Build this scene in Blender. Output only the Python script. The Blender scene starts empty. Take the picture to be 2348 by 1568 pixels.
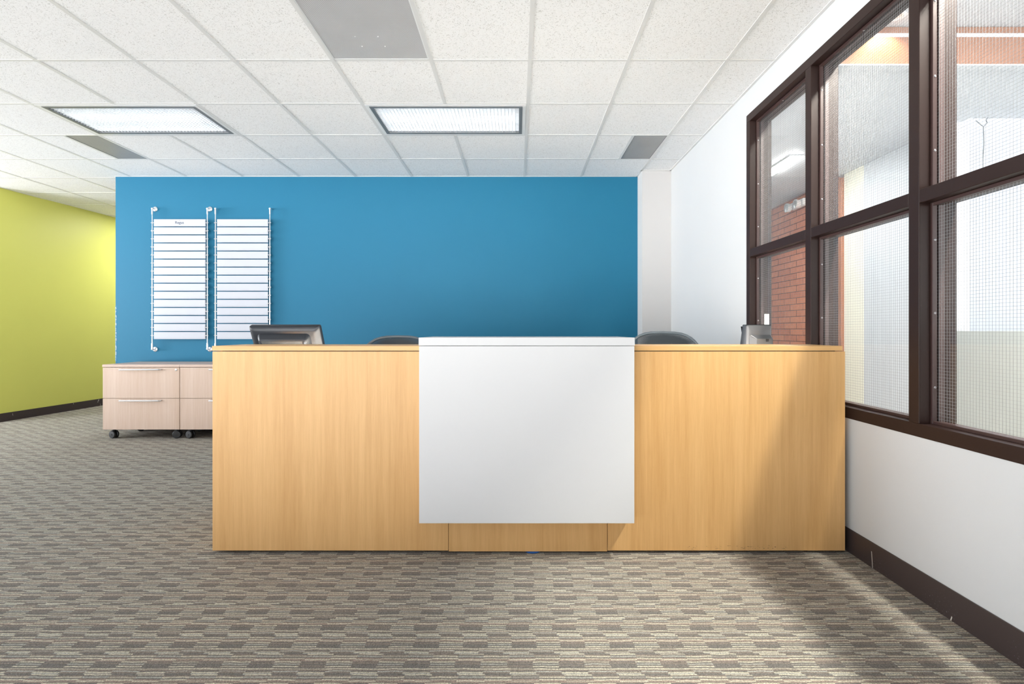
import bpy, bmesh, math, random
from mathutils import Vector, Matrix, Euler
random.seed(7)
PI = math.pi
SC = bpy.context.scene
COL = SC.collection

# ------------------------------------------------------------------ helpers
class MB:
    """collects shapes, then links them as ONE mesh object"""
    def __init__(s):
        s.bm = bmesh.new()
    def _join(s, b):
        me = bpy.data.meshes.new('tmp'); b.to_mesh(me); b.free()
        s.bm.from_mesh(me); bpy.data.meshes.remove(me)
    def box(s, x0, x1, y0, y1, z0, z1, bev=0.0, seg=2, rot=None, piv=None):
        b = bmesh.new()
        bmesh.ops.create_cube(b, size=1)
        sx, sy, sz = abs(x1-x0), abs(y1-y0), abs(z1-z0)
        c = Vector(((x0+x1)/2, (y0+y1)/2, (z0+z1)/2))
        for v in b.verts:
            v.co = Vector((v.co.x*sx, v.co.y*sy, v.co.z*sz)) + c
        if bev:
            bmesh.ops.bevel(b, geom=b.edges[:], offset=min(bev, .49*min(sx, sy, sz)), segments=seg, profile=.5, affect='EDGES')
        if rot is not None:
            p = Vector(piv) if piv else c
            R = Euler(rot).to_matrix()
            for v in b.verts: v.co = R @ (v.co-p) + p
        s._join(b); return s
    def cyl(s, p0, p1, r0, r1=None, n=16, cap=True):
        r1 = r0 if r1 is None else r1
        p0, p1 = Vector(p0), Vector(p1)
        d = (p1-p0).normalized()
        a = d.orthogonal().normalized(); c = d.cross(a)
        R0 = [s.bm.verts.new(p0 + (a*math.cos(t)+c*math.sin(t))*r0) for t in [2*PI*i/n for i in range(n)]]
        R1 = [s.bm.verts.new(p1 + (a*math.cos(t)+c*math.sin(t))*r1) for t in [2*PI*i/n for i in range(n)]]
        for i in range(n):
            s.bm.faces.new((R0[i], R0[(i+1) % n], R1[(i+1) % n], R1[i]))
        if cap:
            s.bm.faces.new(R0[::-1]); s.bm.faces.new(R1)
        return s
    def tube(s, pts, r, n=10, closed=False):
        pts = [Vector(p) for p in pts]; m = len(pts)
        rings = []
        up = None
        for i in range(m):
            if closed: d = pts[(i+1) % m]-pts[i-1]
            else: d = pts[min(i+1, m-1)]-pts[max(i-1, 0)]
            d.normalize()
            if up is None: up = d.orthogonal().normalized()
            up = (up - d*up.dot(d)).normalized()
            c = d.cross(up)
            rr = r[i] if isinstance(r, (list, tuple)) else r
            rings.append([s.bm.verts.new(pts[i] + (up*math.cos(t)+c*math.sin(t))*rr) for t in [2*PI*k/n for k in range(n)]])
        for i in range(m if closed else m-1):
            A, B = rings[i], rings[(i+1) % m]
            for k in range(n):
                s.bm.faces.new((A[k], A[(k+1) % n], B[(k+1) % n], B[k]))
        if not closed:
            s.bm.faces.new(rings[0][::-1]); s.bm.faces.new(rings[-1])
        return s
    def lathe(s, prof, c, axis='Z', n=24):
        c = Vector(c); rings = []
        for (r, h) in prof:
            ring = []
            for k in range(n):
                t = 2*PI*k/n
                if axis == 'Z': o = Vector((r*math.cos(t), r*math.sin(t), h))
                elif axis == 'Y': o = Vector((r*math.cos(t), h, r*math.sin(t)))
                else: o = Vector((h, r*math.cos(t), r*math.sin(t)))
                ring.append(s.bm.verts.new(c+o))
            rings.append(ring)
        for A, B in zip(rings, rings[1:]):
            for k in range(n):
                s.bm.faces.new((A[k], A[(k+1) % n], B[(k+1) % n], B[k]))
        s.bm.faces.new(rings[0][::-1]); s.bm.faces.new(rings[-1])
        return s
    def loft(s, loops):
        L = [[s.bm.verts.new(Vector(p)) for p in lp] for lp in loops]
        n = len(L[0])
        for A, B in zip(L, L[1:]):
            for k in range(n):
                s.bm.faces.new((A[k], A[(k+1) % n], B[(k+1) % n], B[k]))
        s.bm.faces.new(L[0][::-1]); s.bm.faces.new(L[-1])
        return s
    def xform(s, M):
        for v in s.bm.verts: v.co = M @ v.co
        return s
    def build(s, name, mat, parent=None, smooth=False):
        bmesh.ops.recalc_face_normals(s.bm, faces=s.bm.faces[:])
        me = bpy.data.meshes.new(name); s.bm.to_mesh(me); s.bm.free()
        me.materials.append(mat)
        if smooth:
            for p in me.polygons: p.use_smooth = True
        o = bpy.data.objects.new(name, me); COL.objects.link(o)
        if parent: o.parent = parent
        if smooth:
            try:
                me.set_sharp_from_angle(angle=math.radians(40))
            except Exception: pass
        return o

def tag(o, label=None, cat=None, group=None, kind=None):
    if label: o['label'] = label
    if cat: o['category'] = cat
    if group: o['group'] = group
    if kind: o['kind'] = kind
    return o

def empty(name, loc=(0, 0, 0), rz=0, label=None, cat=None, group=None, kind=None):
    o = bpy.data.objects.new(name, None); COL.objects.link(o)
    o.location = loc; o.rotation_euler = (0, 0, rz); o.empty_display_size = .1
    return tag(o, label, cat, group, kind)

def dup(root, loc, rz=0, label=None, group=None):
    r = root.copy(); COL.objects.link(r); r.location = loc; r.rotation_euler = (0, 0, rz)
    if label: r['label'] = label
    if group: r['group'] = group
    for ch in list(root.children):
        c = ch.copy(); COL.objects.link(c); c.parent = r
        for g in list(ch.children):
            d = g.copy(); COL.objects.link(d); d.parent = c
    return r

# ------------------------------------------------------------------ materials
def srgb(r, g, b):
    f = lambda c: (c/255/12.92) if c/255 <= .04045 else ((c/255+.055)/1.055)**2.4
    return (f(r), f(g), f(b), 1)

class N:
    def __init__(s, name):
        s.m = bpy.data.materials.new(name); s.m.use_nodes = True
        s.t = s.m.node_tree; s.p = s.t.nodes['Principled BSDF']
    def n(s, typ, **kw):
        x = s.t.nodes.new(typ)
        for k, v in kw.items(): setattr(x, k, v)
        return x
    def l(s, a, b): s.t.links.new(a, b)
    def coord(s, kind='Object', scale=(1, 1, 1), loc=(0, 0, 0)):
        tc = s.n('ShaderNodeTexCoord'); mp = s.n('ShaderNodeMapping')
        mp.inputs['Scale'].default_value = scale; mp.inputs['Location'].default_value = loc
        s.l(tc.outputs[kind], mp.inputs['Vector']); return mp.outputs['Vector']
    def noise(s, vec, scale=5, detail=2, rough=.5):
        x = s.n('ShaderNodeTexNoise'); x.inputs['Scale'].default_value = scale
        x.inputs['Detail'].default_value = detail; x.inputs['Roughness'].default_value = rough
        s.l(vec, x.inputs['Vector']); return x.outputs['Fac']
    def ramp(s, fac, stops, interp='LINEAR'):
        x = s.n('ShaderNodeValToRGB'); cr = x.color_ramp; cr.interpolation = interp
        while len(cr.elements) < len(stops): cr.elements.new(.5)
        for e, (p, c) in zip(cr.elements, stops):
            e.position = p; e.color = c if len(c) == 4 else (*c, 1)
        s.l(fac, x.inputs['Fac']); return x.outputs['Color']
    def math(s, op, a, b=None, c=None):
        x = s.n('ShaderNodeMath', operation=op)
        for i, v in enumerate((a, b, c)):
            if v is None: continue
            if isinstance(v, (int, float)): x.inputs[i].default_value = v
            else: s.l(v, x.inputs[i])
        return x.outputs[0]
    def mix(s, fac, a, b, blend='MIX'):
        x = s.n('ShaderNodeMix', data_type='RGBA', blend_type=blend)
        for key, v in ((0, fac), (6, a), (7, b)):
            if isinstance(v, (int, float)): x.inputs[key].default_value = v
            elif isinstance(v, tuple): x.inputs[key].default_value = v
            else: s.l(v, x.inputs[key])
        return x.outputs[2]
    def bump(s, h, strength=.1, dist=.001):
        x = s.n('ShaderNodeBump'); x.inputs['Strength'].default_value = strength
        x.inputs['Distance'].default_value = dist
        s.l(h, x.inputs['Height']); s.l(x.outputs['Normal'], s.p.inputs['Normal'])
    def set(s, color=None, rough=None, metal=None, spec=None):
        if color is not None:
            if isinstance(color, tuple): s.p.inputs['Base Color'].default_value = color
            else: s.l(color, s.p.inputs['Base Color'])
        if rough is not None:
            if isinstance(rough, (int, float)): s.p.inputs['Roughness'].default_value = rough
            else: s.l(rough, s.p.inputs['Roughness'])
        if metal is not None: s.p.inputs['Metallic'].default_value = metal
        if spec is not None: s.p.inputs['Specular IOR Level'].default_value = spec
        return s

def plain(name, col, rough=.5, metal=0, spec=.5, nscale=40, var=.06, bump=0):
    k = N(name); v = k.coord()
    f = k.noise(v, nscale, 3)
    c2 = tuple(min(1, x*(1-var)) for x in col[:3]) + (1,)
    k.set(k.mix(f, col, c2), rough, metal, spec)
    if bump: k.bump(f, bump, .002)
    return k.m

def paint(name, col, rough=.55, spec=.35):
    k = N(name); v = k.coord()
    f1 = k.noise(v, 2.2, 3); f2 = k.noise(v, 260, 2)
    c2 = tuple(x*.955 for x in col[:3]) + (1,)
    k.set(k.mix(f1, col, c2), rough, 0, spec)
    k.bump(f2, .12, .001)
    return k.m

def wood(name, light, dark, rough=.42, axis='Z', scuff=False):
    k = N(name)
    sc = {'Z': (1, 1, .035), 'X': (.035, 1, 1)}[axis]
    v = k.coord(scale=sc)
    a = k.noise(v, 14, 3, .6); b = k.noise(v, 70, 3, .6); c = k.noise(v, 330, 2, .6)
    f = k.math('ADD', k.math('MULTIPLY', a, .45), k.math('ADD', k.math('MULTIPLY', b, .35), k.math('MULTIPLY', c, .2)))
    col = k.ramp(f, [(.36, dark), (.62, light)])
    v2 = k.coord(scale=(1, 1, .12) if axis == 'Z' else (.12, 1, 1))
    pores = k.ramp(k.noise(v2, 420, 2, .7), [(.66, (0, 0, 0)), (.76, (1, 1, 1))])
    d2 = tuple(x*.72 for x in dark[:3])+(1,)
    col = k.mix(k.math('MULTIPLY', pores, .35), col, d2)
    if scuff:
        tc = k.n('ShaderNodeTexCoord'); sp = k.n('ShaderNodeSeparateXYZ'); k.l(tc.outputs['Object'], sp.inputs[0])
        near = k.math('MULTIPLY', k.math('LESS_THAN', sp.outputs['Z'], .036), k.math('GREATER_THAN', sp.outputs['Z'], .02))
        rng = k.math('MULTIPLY', k.math('GREATER_THAN', sp.outputs['X'], .82), k.math('LESS_THAN', sp.outputs['X'], 1.3))
        nz = k.ramp(k.noise(k.coord(scale=(.5, 1, 2)), 120, 3), [(.61, (0, 0, 0)), (.66, (1, 1, 1))])
        fac = k.math('MULTIPLY', k.math('MULTIPLY', near, rng), nz)
        col = k.mix(fac, col, srgb(70, 48, 28))
    k.set(col, rough, 0, .4)
    k.bump(c, .04, .0005)
    return k.m

M = {}
M['white_wall'] = paint('white wall paint', (.54, .555, .565, 1))
M['column_wall'] = paint('warm white column paint', (.57, .565, .56, 1))
M['blue_wall'] = paint('blue wall paint', (.0135, .142, .252, 1), .5, .2)
M['green_wall'] = paint('lime green wall paint', (.66, .67, .15, 1), .45, .35)
M['hall_wall'] = paint('grey hall paint', (.60, .60, .58, 1))
M['cream_wall'] = paint('cream corridor paint', (.80, .77, .66, 1))
M['corridor_white'] = paint('cool white corridor paint', (.57, .59, .63, 1))
M['atrium_white'] = paint('atrium white paint', (.44, .46, .50, 1))
M['parapet'] = paint('grey cream parapet paint', (.365, .38, .37, 1))
M['wood'] = wood('maple veneer', (.72, .435, .18, 1), (.60, .335, .12, 1), scuff=True)
M['wood_h'] = wood('maple veneer edge', (.72, .435, .18, 1), (.60, .335, .12, 1), axis='X')
M['beech'] = wood('pale beech laminate', (.58, .455, .375, 1), (.50, .365, .28, 1))
M['beech_h'] = wood('pale beech laminate top', (.58, .455, .39, 1), (.50, .365, .30, 1), axis='X')
M['white_lam'] = plain('white laminate', (.66, .665, .675, 1), .5, 0, .25, 3, .02)
M['bronze'] = plain('dark bronze metal', (.022, .011, .009, 1), .42, .0, .2, 60, .15)
M['bead'] = plain('bronze glazing bead', (.045, .024, .022, 1), .4, .0, .4, 60, .1)
M['steel'] = plain('brushed steel', (.72, .73, .75, 1), .28, 1)
M['screw'] = plain('dull screw steel', (.30, .29, .30, 1), .3, .8)
M['chrome'] = plain('satin chrome', (.82, .83, .86, 1), .22, .9)
M['black_plastic'] = plain('black plastic', (.022, .022, .024, 1), .38)
M['rubber'] = plain('black rubber', (.012, .012, .013, 1), .5)
M['monitor_black'] = plain('charcoal monitor plastic', (.011, .014, .020, 1), .36, 0, .4)
M['monitor_silver'] = plain('silver grey plastic', (.13, .135, .145, 1), .35, .35)
M['screen'] = plain('dark screen glass', (.01, .01, .012, 1), .08)
M['slat'] = plain('white acrylic strip', (.44, .465, .52, 1), .4, 0, .5, 5, .02)
M['ink'] = plain('dark grey lettering', (.06, .075, .11, 1), .5)
M['trim_white'] = plain('white enamel', (.82, .83, .83, 1), .35, 0, .5, 8, .02)
M['grid'] = plain('ceiling grid enamel', (.74, .74, .73, 1), .4, 0, .4, 8, .02)
M['dark_frame'] = plain('grey louvre frame', (.16, .17, .18, 1), .4)
M['louver'] = plain('silver louvre', (.80, .82, .84, 1), .3, .3)
M['reflector'] = plain('white reflector', (.88, .89, .90, 1), .5)
M['blue_glide'] = plain('blue plastic', (.01, .09, .35, 1), .4)
M['bronze_trim'] = plain('corridor brown metal', (.23, .115, .075, 1), .45)
M['post_brown'] = plain('red brown door frame', (.34, .135, .07, 1), .4)
M['fabric'] = plain('dark seat fabric', (.035, .04, .047, 1), .85, 0, .2, 200, .3, .2)
M['chair_grey'] = plain('blue grey chair plastic', (.09, .115, .14, 1), .4)
M['wire'] = plain('glass safety wire', (.22, .225, .235, 1), .5, .0)
M['reflection'] = plain('white paper', (.85, .85, .83, 1), .8, 0, .2, 30, .1)  # flat white for a patch reflected in the glass
M['conc'] = plain('pale corridor floor', (.72, .72, .70, 1), .5)

def emis(name, col, st):
    k = N(name); k.set((.8, .8, .8, 1), .5)
    k.p.inputs['Emission Color'].default_value = col
    k.p.inputs['Emission Strength'].default_value = st
    return k.m
TUBE = 4.2
M['tube'] = emis('fluorescent tube', (.93, .97, 1, 1), TUBE)
M['strip'] = emis('corridor strip lamp', (1, 1, .97, 1), 110)
M['warm_lens'] = emis('warm lamp lens', (1, .72, .42, 1), 4)

# ceiling tile : fissured mineral fibre
k = N('mineral fibre tile'); v = k.coord()
wv = k.n('ShaderNodeTexNoise'); wv.inputs['Scale'].default_value = 30; k.l(v, wv.inputs['Vector'])
vm = k.n('ShaderNodeVectorMath', operation='MULTIPLY_ADD'); vm.inputs[1].default_value = (.03, .03, 0)
k.l(wv.outputs['Color'], vm.inputs[0]); k.l(v, vm.inputs[2])
mp = k.n('ShaderNodeMapping'); mp.inputs['Scale'].default_value = (1, .42, 1); k.l(vm.outputs[0], mp.inputs['Vector'])
mp2 = k.n('ShaderNodeMapping'); mp2.inputs['Scale'].default_value = (.42, 1, 1); mp2.inputs['Location'].default_value = (3.1, 1.7, 0); k.l(vm.outputs[0], mp2.inputs['Vector'])
fa = k.ramp(k.noise(mp.outputs[0], 275, 1, .4), [(.66, (0, 0, 0)), (.70, (1, 1, 1))])
fb = k.ramp(k.noise(mp2.outputs[0], 275, 1, .4), [(.66, (0, 0, 0)), (.70, (1, 1, 1))])
fl = k.math('MAXIMUM', fa, fb)
dots = k.ramp(k.noise(v, 600, 1, .4), [(.66, (0, 0, 0)), (.72, (1, 1, 1))])
base = k.mix(k.noise(v, 1.3, 2), (.95, .95, .945, 1), (.92, .925, .93, 1))
col = k.mix(k.math('MULTIPLY', fl, .62), base, (.42, .41, .39, 1))
col = k.mix(k.math('MULTIPLY', dots, .22), col, (.45, .44, .42, 1))
k.set(col, .9, 0, .15)
k.bump(k.math('MULTIPLY', fl, -1), .4, .002)
M['tile'] = k.m

# carpet
k = N('striped loop carpet'); tc = k.n('ShaderNodeTexCoord')
wn = k.n('ShaderNodeTexNoise'); wn.inputs['Scale'].default_value = 22; wn.inputs['Detail'].default_value = 2
k.l(tc.outputs['Object'], wn.inputs['Vector'])
wm = k.n('ShaderNodeVectorMath', operation='MULTIPLY_ADD'); wm.inputs[1].default_value = (.02, .009, 0)
k.l(wn.outputs['Color'], wm.inputs[0]); k.l(tc.outputs['Object'], wm.inputs[2])
sp = k.n('ShaderNodeSeparateXYZ'); k.l(wm.outputs[0], sp.inputs[0])
P = .0057; REP = 18
yy = k.math('DIVIDE', sp.outputs['Y'], P)
n_ = k.math('FLOOR', yy); fr = k.math('FRACT', yy)
kk = k.math('FLOORED_MODULO', n_, REP)
rowi = k.math('FLOOR', k.math('DIVIDE', n_, 6))
rw = k.n('ShaderNodeTexWhiteNoise', noise_dimensions='1D'); k.l(rowi, rw.inputs['W'])
cx = k.math('ADD', k.math('DIVIDE', sp.outputs['X'], .083), k.math('MULTIPLY', rw.outputs['Value'], .5))
ci = k.math('FLOOR', cx)
par = k.math('FLOORED_MODULO', ci, 2)
tpos = k.math('DIVIDE', k.math('ADD', kk, .5), REP)
cre = (.62, .58, .47, 1); tau = (.275, .235, .205, 1); pnk = (.36, .285, .245, 1)
gry = (.20, .19, .18, 1); drk = (.19, .18, .172, 1); lgr = (.44, .44, .405, 1)
A = [drk, gry, drk, tau, drk, pnk, cre, pnk, gry, lgr, gry, cre, lgr, cre, gry, tau, cre, gry]
B = [cre, drk, lgr, drk, cre, tau, pnk, cre, gry, cre, tau, drk, gry, tau, lgr, tau, cre, gry]
ra = k.ramp(tpos, [(i/REP, c) for i, c in enumerate(A)], 'CONSTANT')
rb = k.ramp(tpos, [(i/REP, c) for i, c in enumerate(B)], 'CONSTANT')
col = k.mix(par, ra, rb)
# per yarn/cell variation, loop speckle
cb = k.n('ShaderNodeCombineXYZ'); k.l(ci, cb.inputs[0]); k.l(n_, cb.inputs[1])
cw = k.n('ShaderNodeTexWhiteNoise', noise_dimensions='2D'); k.l(cb.outputs[0], cw.inputs['Vector'])
col = k.mix(k.math('MULTIPLY', k.math('GREATER_THAN', cw.outputs['Value'], .8), .5), col, tau)
lp = k.n('ShaderNodeCombineXYZ'); k.l(k.math('FLOOR', k.math('DIVIDE', sp.outputs['X'], .0032)), lp.inputs[0]); k.l(n_, lp.inputs[1])
lw = k.n('ShaderNodeTexWhiteNoise', noise_dimensions='2D'); k.l(lp.outputs[0], lw.inputs['Vector'])
col = k.mix(1.0, col, k.ramp(lw.outputs['Value'], [(0, (.80, .80, .80)), (.5, (1, 1, 1)), (1, (1.17, 1.17, 1.17))]), 'MULTIPLY')
fine = k.noise(k.coord(scale=(.7, 1.5, 1)), 300, 3, .8)
col = k.mix(1.0, col, k.ramp(fine, [(.34, (.35, .35, .35)), (.5, (1, 1, 1)), (.66, (1.55, 1.55, 1.55))]), 'MULTIPLY')
col = k.mix(1.0, col, (.97, .97, .96, 1), 'MULTIPLY')
col = k.mix(.10, col, (.30, .272, .238, 1))
k.set(col, .95, 0, .1)
prof = k.math('SINE', k.math('MULTIPLY', fr, PI))
k.bump(k.math('ADD', k.math('MULTIPLY', prof, .8), k.math('MULTIPLY', fine, .5)), .7, .004)
M['carpet'] = k.m

# baseboard vinyl with scuffs
k = N('dark brown vinyl base'); v = k.coord()
sc = k.ramp(k.noise(v, 150, 3, .7), [(.63, (0, 0, 0)), (.68, (1, 1, 1))])
lo = k.n('ShaderNodeSeparateXYZ'); k.l(v, lo.inputs[0])
patch = k.ramp(k.noise(v, 7, 2), [(.45, (0, 0, 0)), (.65, (1, 1, 1))])
low = k.ramp(lo.outputs['Z'], [(.0, (.9, .9, .9)), (.07, (.25, .25, .25)), (.115, (0, 0, 0))])
col = k.mix(k.math('MULTIPLY', k.math('MULTIPLY', sc, low), patch), (.042, .030, .029, 1), (.34, .33, .35, 1))
scr = k.n('ShaderNodeTexVoronoi', feature='DISTANCE_TO_EDGE'); scr.inputs['Scale'].default_value = 2.3
k.l(k.coord(scale=(1, 1, .5), loc=(0, .37, .2)), scr.inputs['Vector'])
s1 = k.math('MULTIPLY', k.math('LESS_THAN', scr.outputs['Distance'], .004), k.math('GREATER_THAN', k.noise(v, 16, 1), .6))
col = k.mix(s1, col, (.6, .57, .52, 1))
k.set(col, .38, 0, .5)
M['vinyl'] = k.m

# perforated panel (surface pattern)
def perf(name, metal, hole, pitch, thr):
    k = N(name); sp = k.n('ShaderNodeSeparateXYZ'); k.l(k.coord(), sp.inputs[0])
    a = k.math('COSINE', k.math('MULTIPLY', sp.outputs['X'], 2*PI/pitch))
    b = k.math('COSINE', k.math('MULTIPLY', sp.outputs['Y'], 2*PI/pitch))
    f = k.math('GREATER_THAN', k.math('MULTIPLY', a, b), thr)
    cl = k.noise(k.coord(), 5, 3)
    m2 = k.mix(cl, metal, tuple(x*.8 for x in metal[:3])+(1,))
    k.set(k.mix(f, m2, hole), .45, 0, .4)
    return k.m
M['perf'] = perf('perforated grey metal', (.66, .66, .67, 1), (.20, .20, .20, 1), .0095, .3)
M['grille'] = perf('grey egg crate grille', (.44, .44, .44, 1), (.16, .16, .16, 1), .0125, .25)
M['vent'] = perf('monitor vent', (.07, .08, .09, 1), (.006, .006, .006, 1), .008, .1)

# brick
k = N('orange red brick'); sp = k.n('ShaderNodeSeparateXYZ'); k.l(k.coord(), sp.inputs[0])
cb = k.n('ShaderNodeCombineXYZ'); k.l(sp.outputs['Y'], cb.inputs[0]); k.l(sp.outputs['Z'], cb.inputs[1])
bt = k.n('ShaderNodeTexBrick'); k.l(cb.outputs[0], bt.inputs['Vector'])
bt.inputs['Scale'].default_value = 1; bt.inputs['Brick Width'].default_value = .30; bt.inputs['Row Height'].default_value = .078
bt.inputs['Mortar Size'].default_value = .006; bt.inputs['Mortar Smooth'].default_value = .3; bt.inputs['Bias'].default_value = -.1
bt.inputs['Color1'].default_value = (.74, .28, .15, 1); bt.inputs['Color2'].default_value = (.60, .20, .11, 1)
bt.inputs['Mortar'].default_value = (.16, .075, .055, 1)
k.set(k.mix(.25, bt.outputs['Color'], k.ramp(k.noise(k.coord(), 25, 3), [(.3, (.3, .1, .05)), (.7, (.65, .28, .18))])), .85, 0, .2)
k.bump(k.math('MULTIPLY', bt.outputs['Fac'], -1), .6, .008)
M['brick'] = k.m

# glass : clear with fresnel reflections
k = N('clear wired glass'); t = k.t
tr = k.n('ShaderNodeBsdfTransparent'); tr.inputs[0].default_value = (.955, .97, .965, 1)
gl = k.n('ShaderNodeBsdfGlossy'); gl.inputs['Roughness'].default_value = .015
fz = k.n('ShaderNodeFresnel'); fz.inputs['IOR'].default_value = 1.35
ge = k.n('ShaderNodeNewGeometry')
fn = k.math('MULTIPLY', k.math('MULTIPLY', fz.outputs[0], k.math('SUBTRACT', 1, ge.outputs['Backfacing'])), k.ramp(k.noise(k.coord(), 3, 2), [(0, (.9, .9, .9)), (1, (1, 1, 1))]))
mx = k.n('ShaderNodeMixShader'); k.l(fn, mx.inputs[0]); k.l(tr.outputs[0], mx.inputs[1]); k.l(gl.outputs[0], mx.inputs[2])
k.l(mx.outputs[0], t.nodes['Material Output'].inputs['Surface'])
M['glass'] = k.m

# chair mesh
k = N('open weave chair mesh'); t = k.t
sp = k.n('ShaderNodeSeparateXYZ'); k.l(k.coord(), sp.inputs[0])
a = k.math('SINE', k.math('MULTIPLY', sp.outputs['X'], 2*PI/.0055)); b = k.math('SINE', k.math('MULTIPLY', sp.outputs['Z'], 2*PI/.0075))
h = k.math('GREATER_THAN', k.math('MULTIPLY', a, b), .45)
k.set((.019, .03, .042, 1), .6)
tr = k.n('ShaderNodeBsdfTransparent'); mx = k.n('ShaderNodeMixShader')
k.l(h, mx.inputs[0]); k.l(k.p.outputs[0], mx.inputs[1]); k.l(tr.outputs[0], mx.inputs[2])
k.l(mx.outputs[0], t.nodes['Material Output'].inputs['Surface'])
M['mesh'] = k.m

# chipped corner
k = N('chipped plaster edge'); v = k.coord()
f = k.ramp(k.noise(v, 45, 3, .7), [(.46, (0, 0, 0)), (.5, (1, 1, 1))])
k.set(k.mix(f, (.38, .45, .55, 1), (.06, .22, .38, 1)), .7)
M['chip'] = k.m

# ------------------------------------------------------------------ dimensions
H = 1.07; CEIL = 2.74
XW = 1.606                      # right wall plane
T = .6096
gx = [.078 + T*i for i in range(-15, 3)]     # ceiling grid lines across
gy = [3.178 + T*i for i in range(-8, 10)]    # ceiling grid lines in depth
YB = 5.58                       # blue wall plane

# ------------------------------------------------------------------ setting
f = MB().box(-9, XW+.0, -1.7, 9.2, -.06, 0).build('floor', M['carpet'])
tag(f, 'grey taupe and cream striped loop carpet covering the floor', 'carpet', kind='structure')

holes = set()
def cell(ix, iy): return (ix, iy)
def ix_of(x): return min(range(len(gx)), key=lambda i: abs(gx[i]-x))
def iy_of(y): return min(range(len(gy)), key=lambda i: abs(gy[i]-y))
LIGHTS = [(-1.141, 3.788), (-3.580, 3.788), (-1.141, 1.349), (-3.580, 1.349), (-1.141, -.479), (-3.58, -.479), (-6.018, 1.349), (-6.018, 3.788), (-5.408, 7.445), (-4.799, 6.226)]
for (x, y) in LIGHTS:
    i, j = ix_of(x), iy_of(y); holes.add((i, j)); holes.add((i+1, j))
iv, jv = ix_of(-1.141), iy_of(2.568); holes.add((iv, jv))
PART = {}
iR, jR = ix_of(.688), iy_of(4.397); PART[(iR, jR)] = (gx[iR], gx[iR]+T/2)
iL, jL = ix_of(-4.19), jR; PART[(iL, jL)] = (gx[iL], gx[iL]+T/2)

ct = MB()
xs = gx + [XW]
for i in range(len(xs)-1):
    for j in range(len(gy)-1):
        if (i, j) in holes: continue
        x0, x1 = xs[i], xs[i+1]
        if (i, j) in PART: x0, x1 = PART[(i, j)]
        y0, y1 = gy[j], gy[j+1]
        dz = random.uniform(-.0006, .0006)
        ct.box(x0+.001, x1-.001, y0+.001, y1-.001, CEIL+dz, CEIL+.02)
# slab over the tiles
ct.box(-9, XW, -1.7, 9.0, CEIL+.16, CEIL+.2)
ceil = ct.build('ceiling', M['tile'])
tag(ceil, 'white fissured suspended tile ceiling on a square metal grid', 'ceiling', kind='structure')
g = MB()
hw = .012
for x in gx:
    g.box(x-hw, x+hw, gy[0], gy[-1], CEIL-.0022, CEIL+.03, 0)
for y in gy:
    for i in range(len(xs)-1):
        # cross tees stop where a two-tile fixture spans
        g.box(xs[i]+hw, xs[i+1]-(hw if i < len(xs)-2 else 0), y-hw*.8, y+hw*.8, CEIL-.0019, CEIL+.03, 0)
for (i, j), (x0, x1) in PART.items():
    g.box(x1-hw, x1+hw, gy[j]+hw, gy[j+1]-hw, CEIL-.0022, CEIL+.03)
g.box(XW-.02, XW, gy[0], 5.37, CEIL-.003, CEIL+.01)
g.box(-4.355, 1.3, YB-.018, YB, CEIL-.003, CEIL+.01)
g.box(1.285, XW, 5.352, 5.37, CEIL-.003, CEIL+.01)
g.box(1.285, 1.305, 5.352, YB, CEIL-.003, CEIL+.01)
g = g.build('ceiling_grid', M['grid'], ceil)
# fixtures span two cells: drop the middle tee by cutting those parts (rebuild without)
bm = bmesh.new(); bm.from_mesh(g.data)
cut = []
for (x, y) in LIGHTS:
    i, j = ix_of(x), iy_of(y)
    cut.append((gx[i+1], gy[j]+.012, gy[j+1]-.012))
me = g.data
bm.free()
# carve the middle main tees: rebuild main tees in segments
gm = MB()
for x in gx:
    for j in range(len(gy)-1):
        y0, y1 = gy[j], gy[j+1]
        if any(abs(x-c[0]) < .01 and y0 < c[1] < y1 for c in cut): continue
        gm.box(x-hw, x+hw, y0, y1, CEIL-.0022, CEIL+.03)
for y in gy:
    for i in range(len(xs)-1):
        gm.box(xs[i]+hw, xs[i+1]-(hw if i < len(xs)-2 else 0), y-hw*.8, y+hw*.8, CEIL-.0019, CEIL+.03)
for (i, j), (x0, x1) in PART.items():
    gm.box(x1-hw, x1+hw, gy[j]+hw, gy[j+1]-hw, CEIL-.0022, CEIL+.03)
gm.box(XW-.02, XW, gy[0], 5.37, CEIL-.003, CEIL+.01)
gm.box(-4.355, 1.3, YB-.018, YB, CEIL-.003, CEIL+.01)
gm.box(1.285, XW, 5.352, 5.37, CEIL-.003, CEIL+.01)
gm.box(1.285, 1.305, 5.352, YB, CEIL-.003, CEIL+.01)
tmp = gm.build('grid_tmp', M['grid'])
g.data = tmp.data; bpy.data.objects.remove(tmp)

w = MB().box(-4.355, 1.305, YB, YB+.14, 0, CEIL).build('wall_back', M['blue_wall'])
tag(w, 'teal blue accent wall behind the reception desk', 'wall', kind='structure')
MB().box(-4.357, -4.344, YB-.0015, YB+.02, .74, 1.335, .001).build('corner_bead', M['chip'], w)['label'] = 'chipped white plaster edge'
w = MB().box(1.305, XW, 5.37, YB+.14, 0, CEIL).build('wall_column', M['column_wall'])
tag(w, 'off-white boxed column in the corner beside the blue wall', 'column', kind='structure')

WY0, WY1, WZ0, WZ1 = -.217, 3.60, .645, 2.57
WT = 1.746
w = MB()
w.box(XW, WT, -1.7, YB+.14, 0, WZ0).box(XW, WT, -1.7, YB+.14, WZ1, CEIL+.2)
w.box(XW, WT, -1.7, WY0, WZ0, WZ1).box(XW, WT, WY1, YB+.14, WZ0, WZ1)
w = w.build('wall_right', M['white_wall'])
tag(w, 'white painted wall around the brown framed interior window', 'wall', kind='structure')

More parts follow.
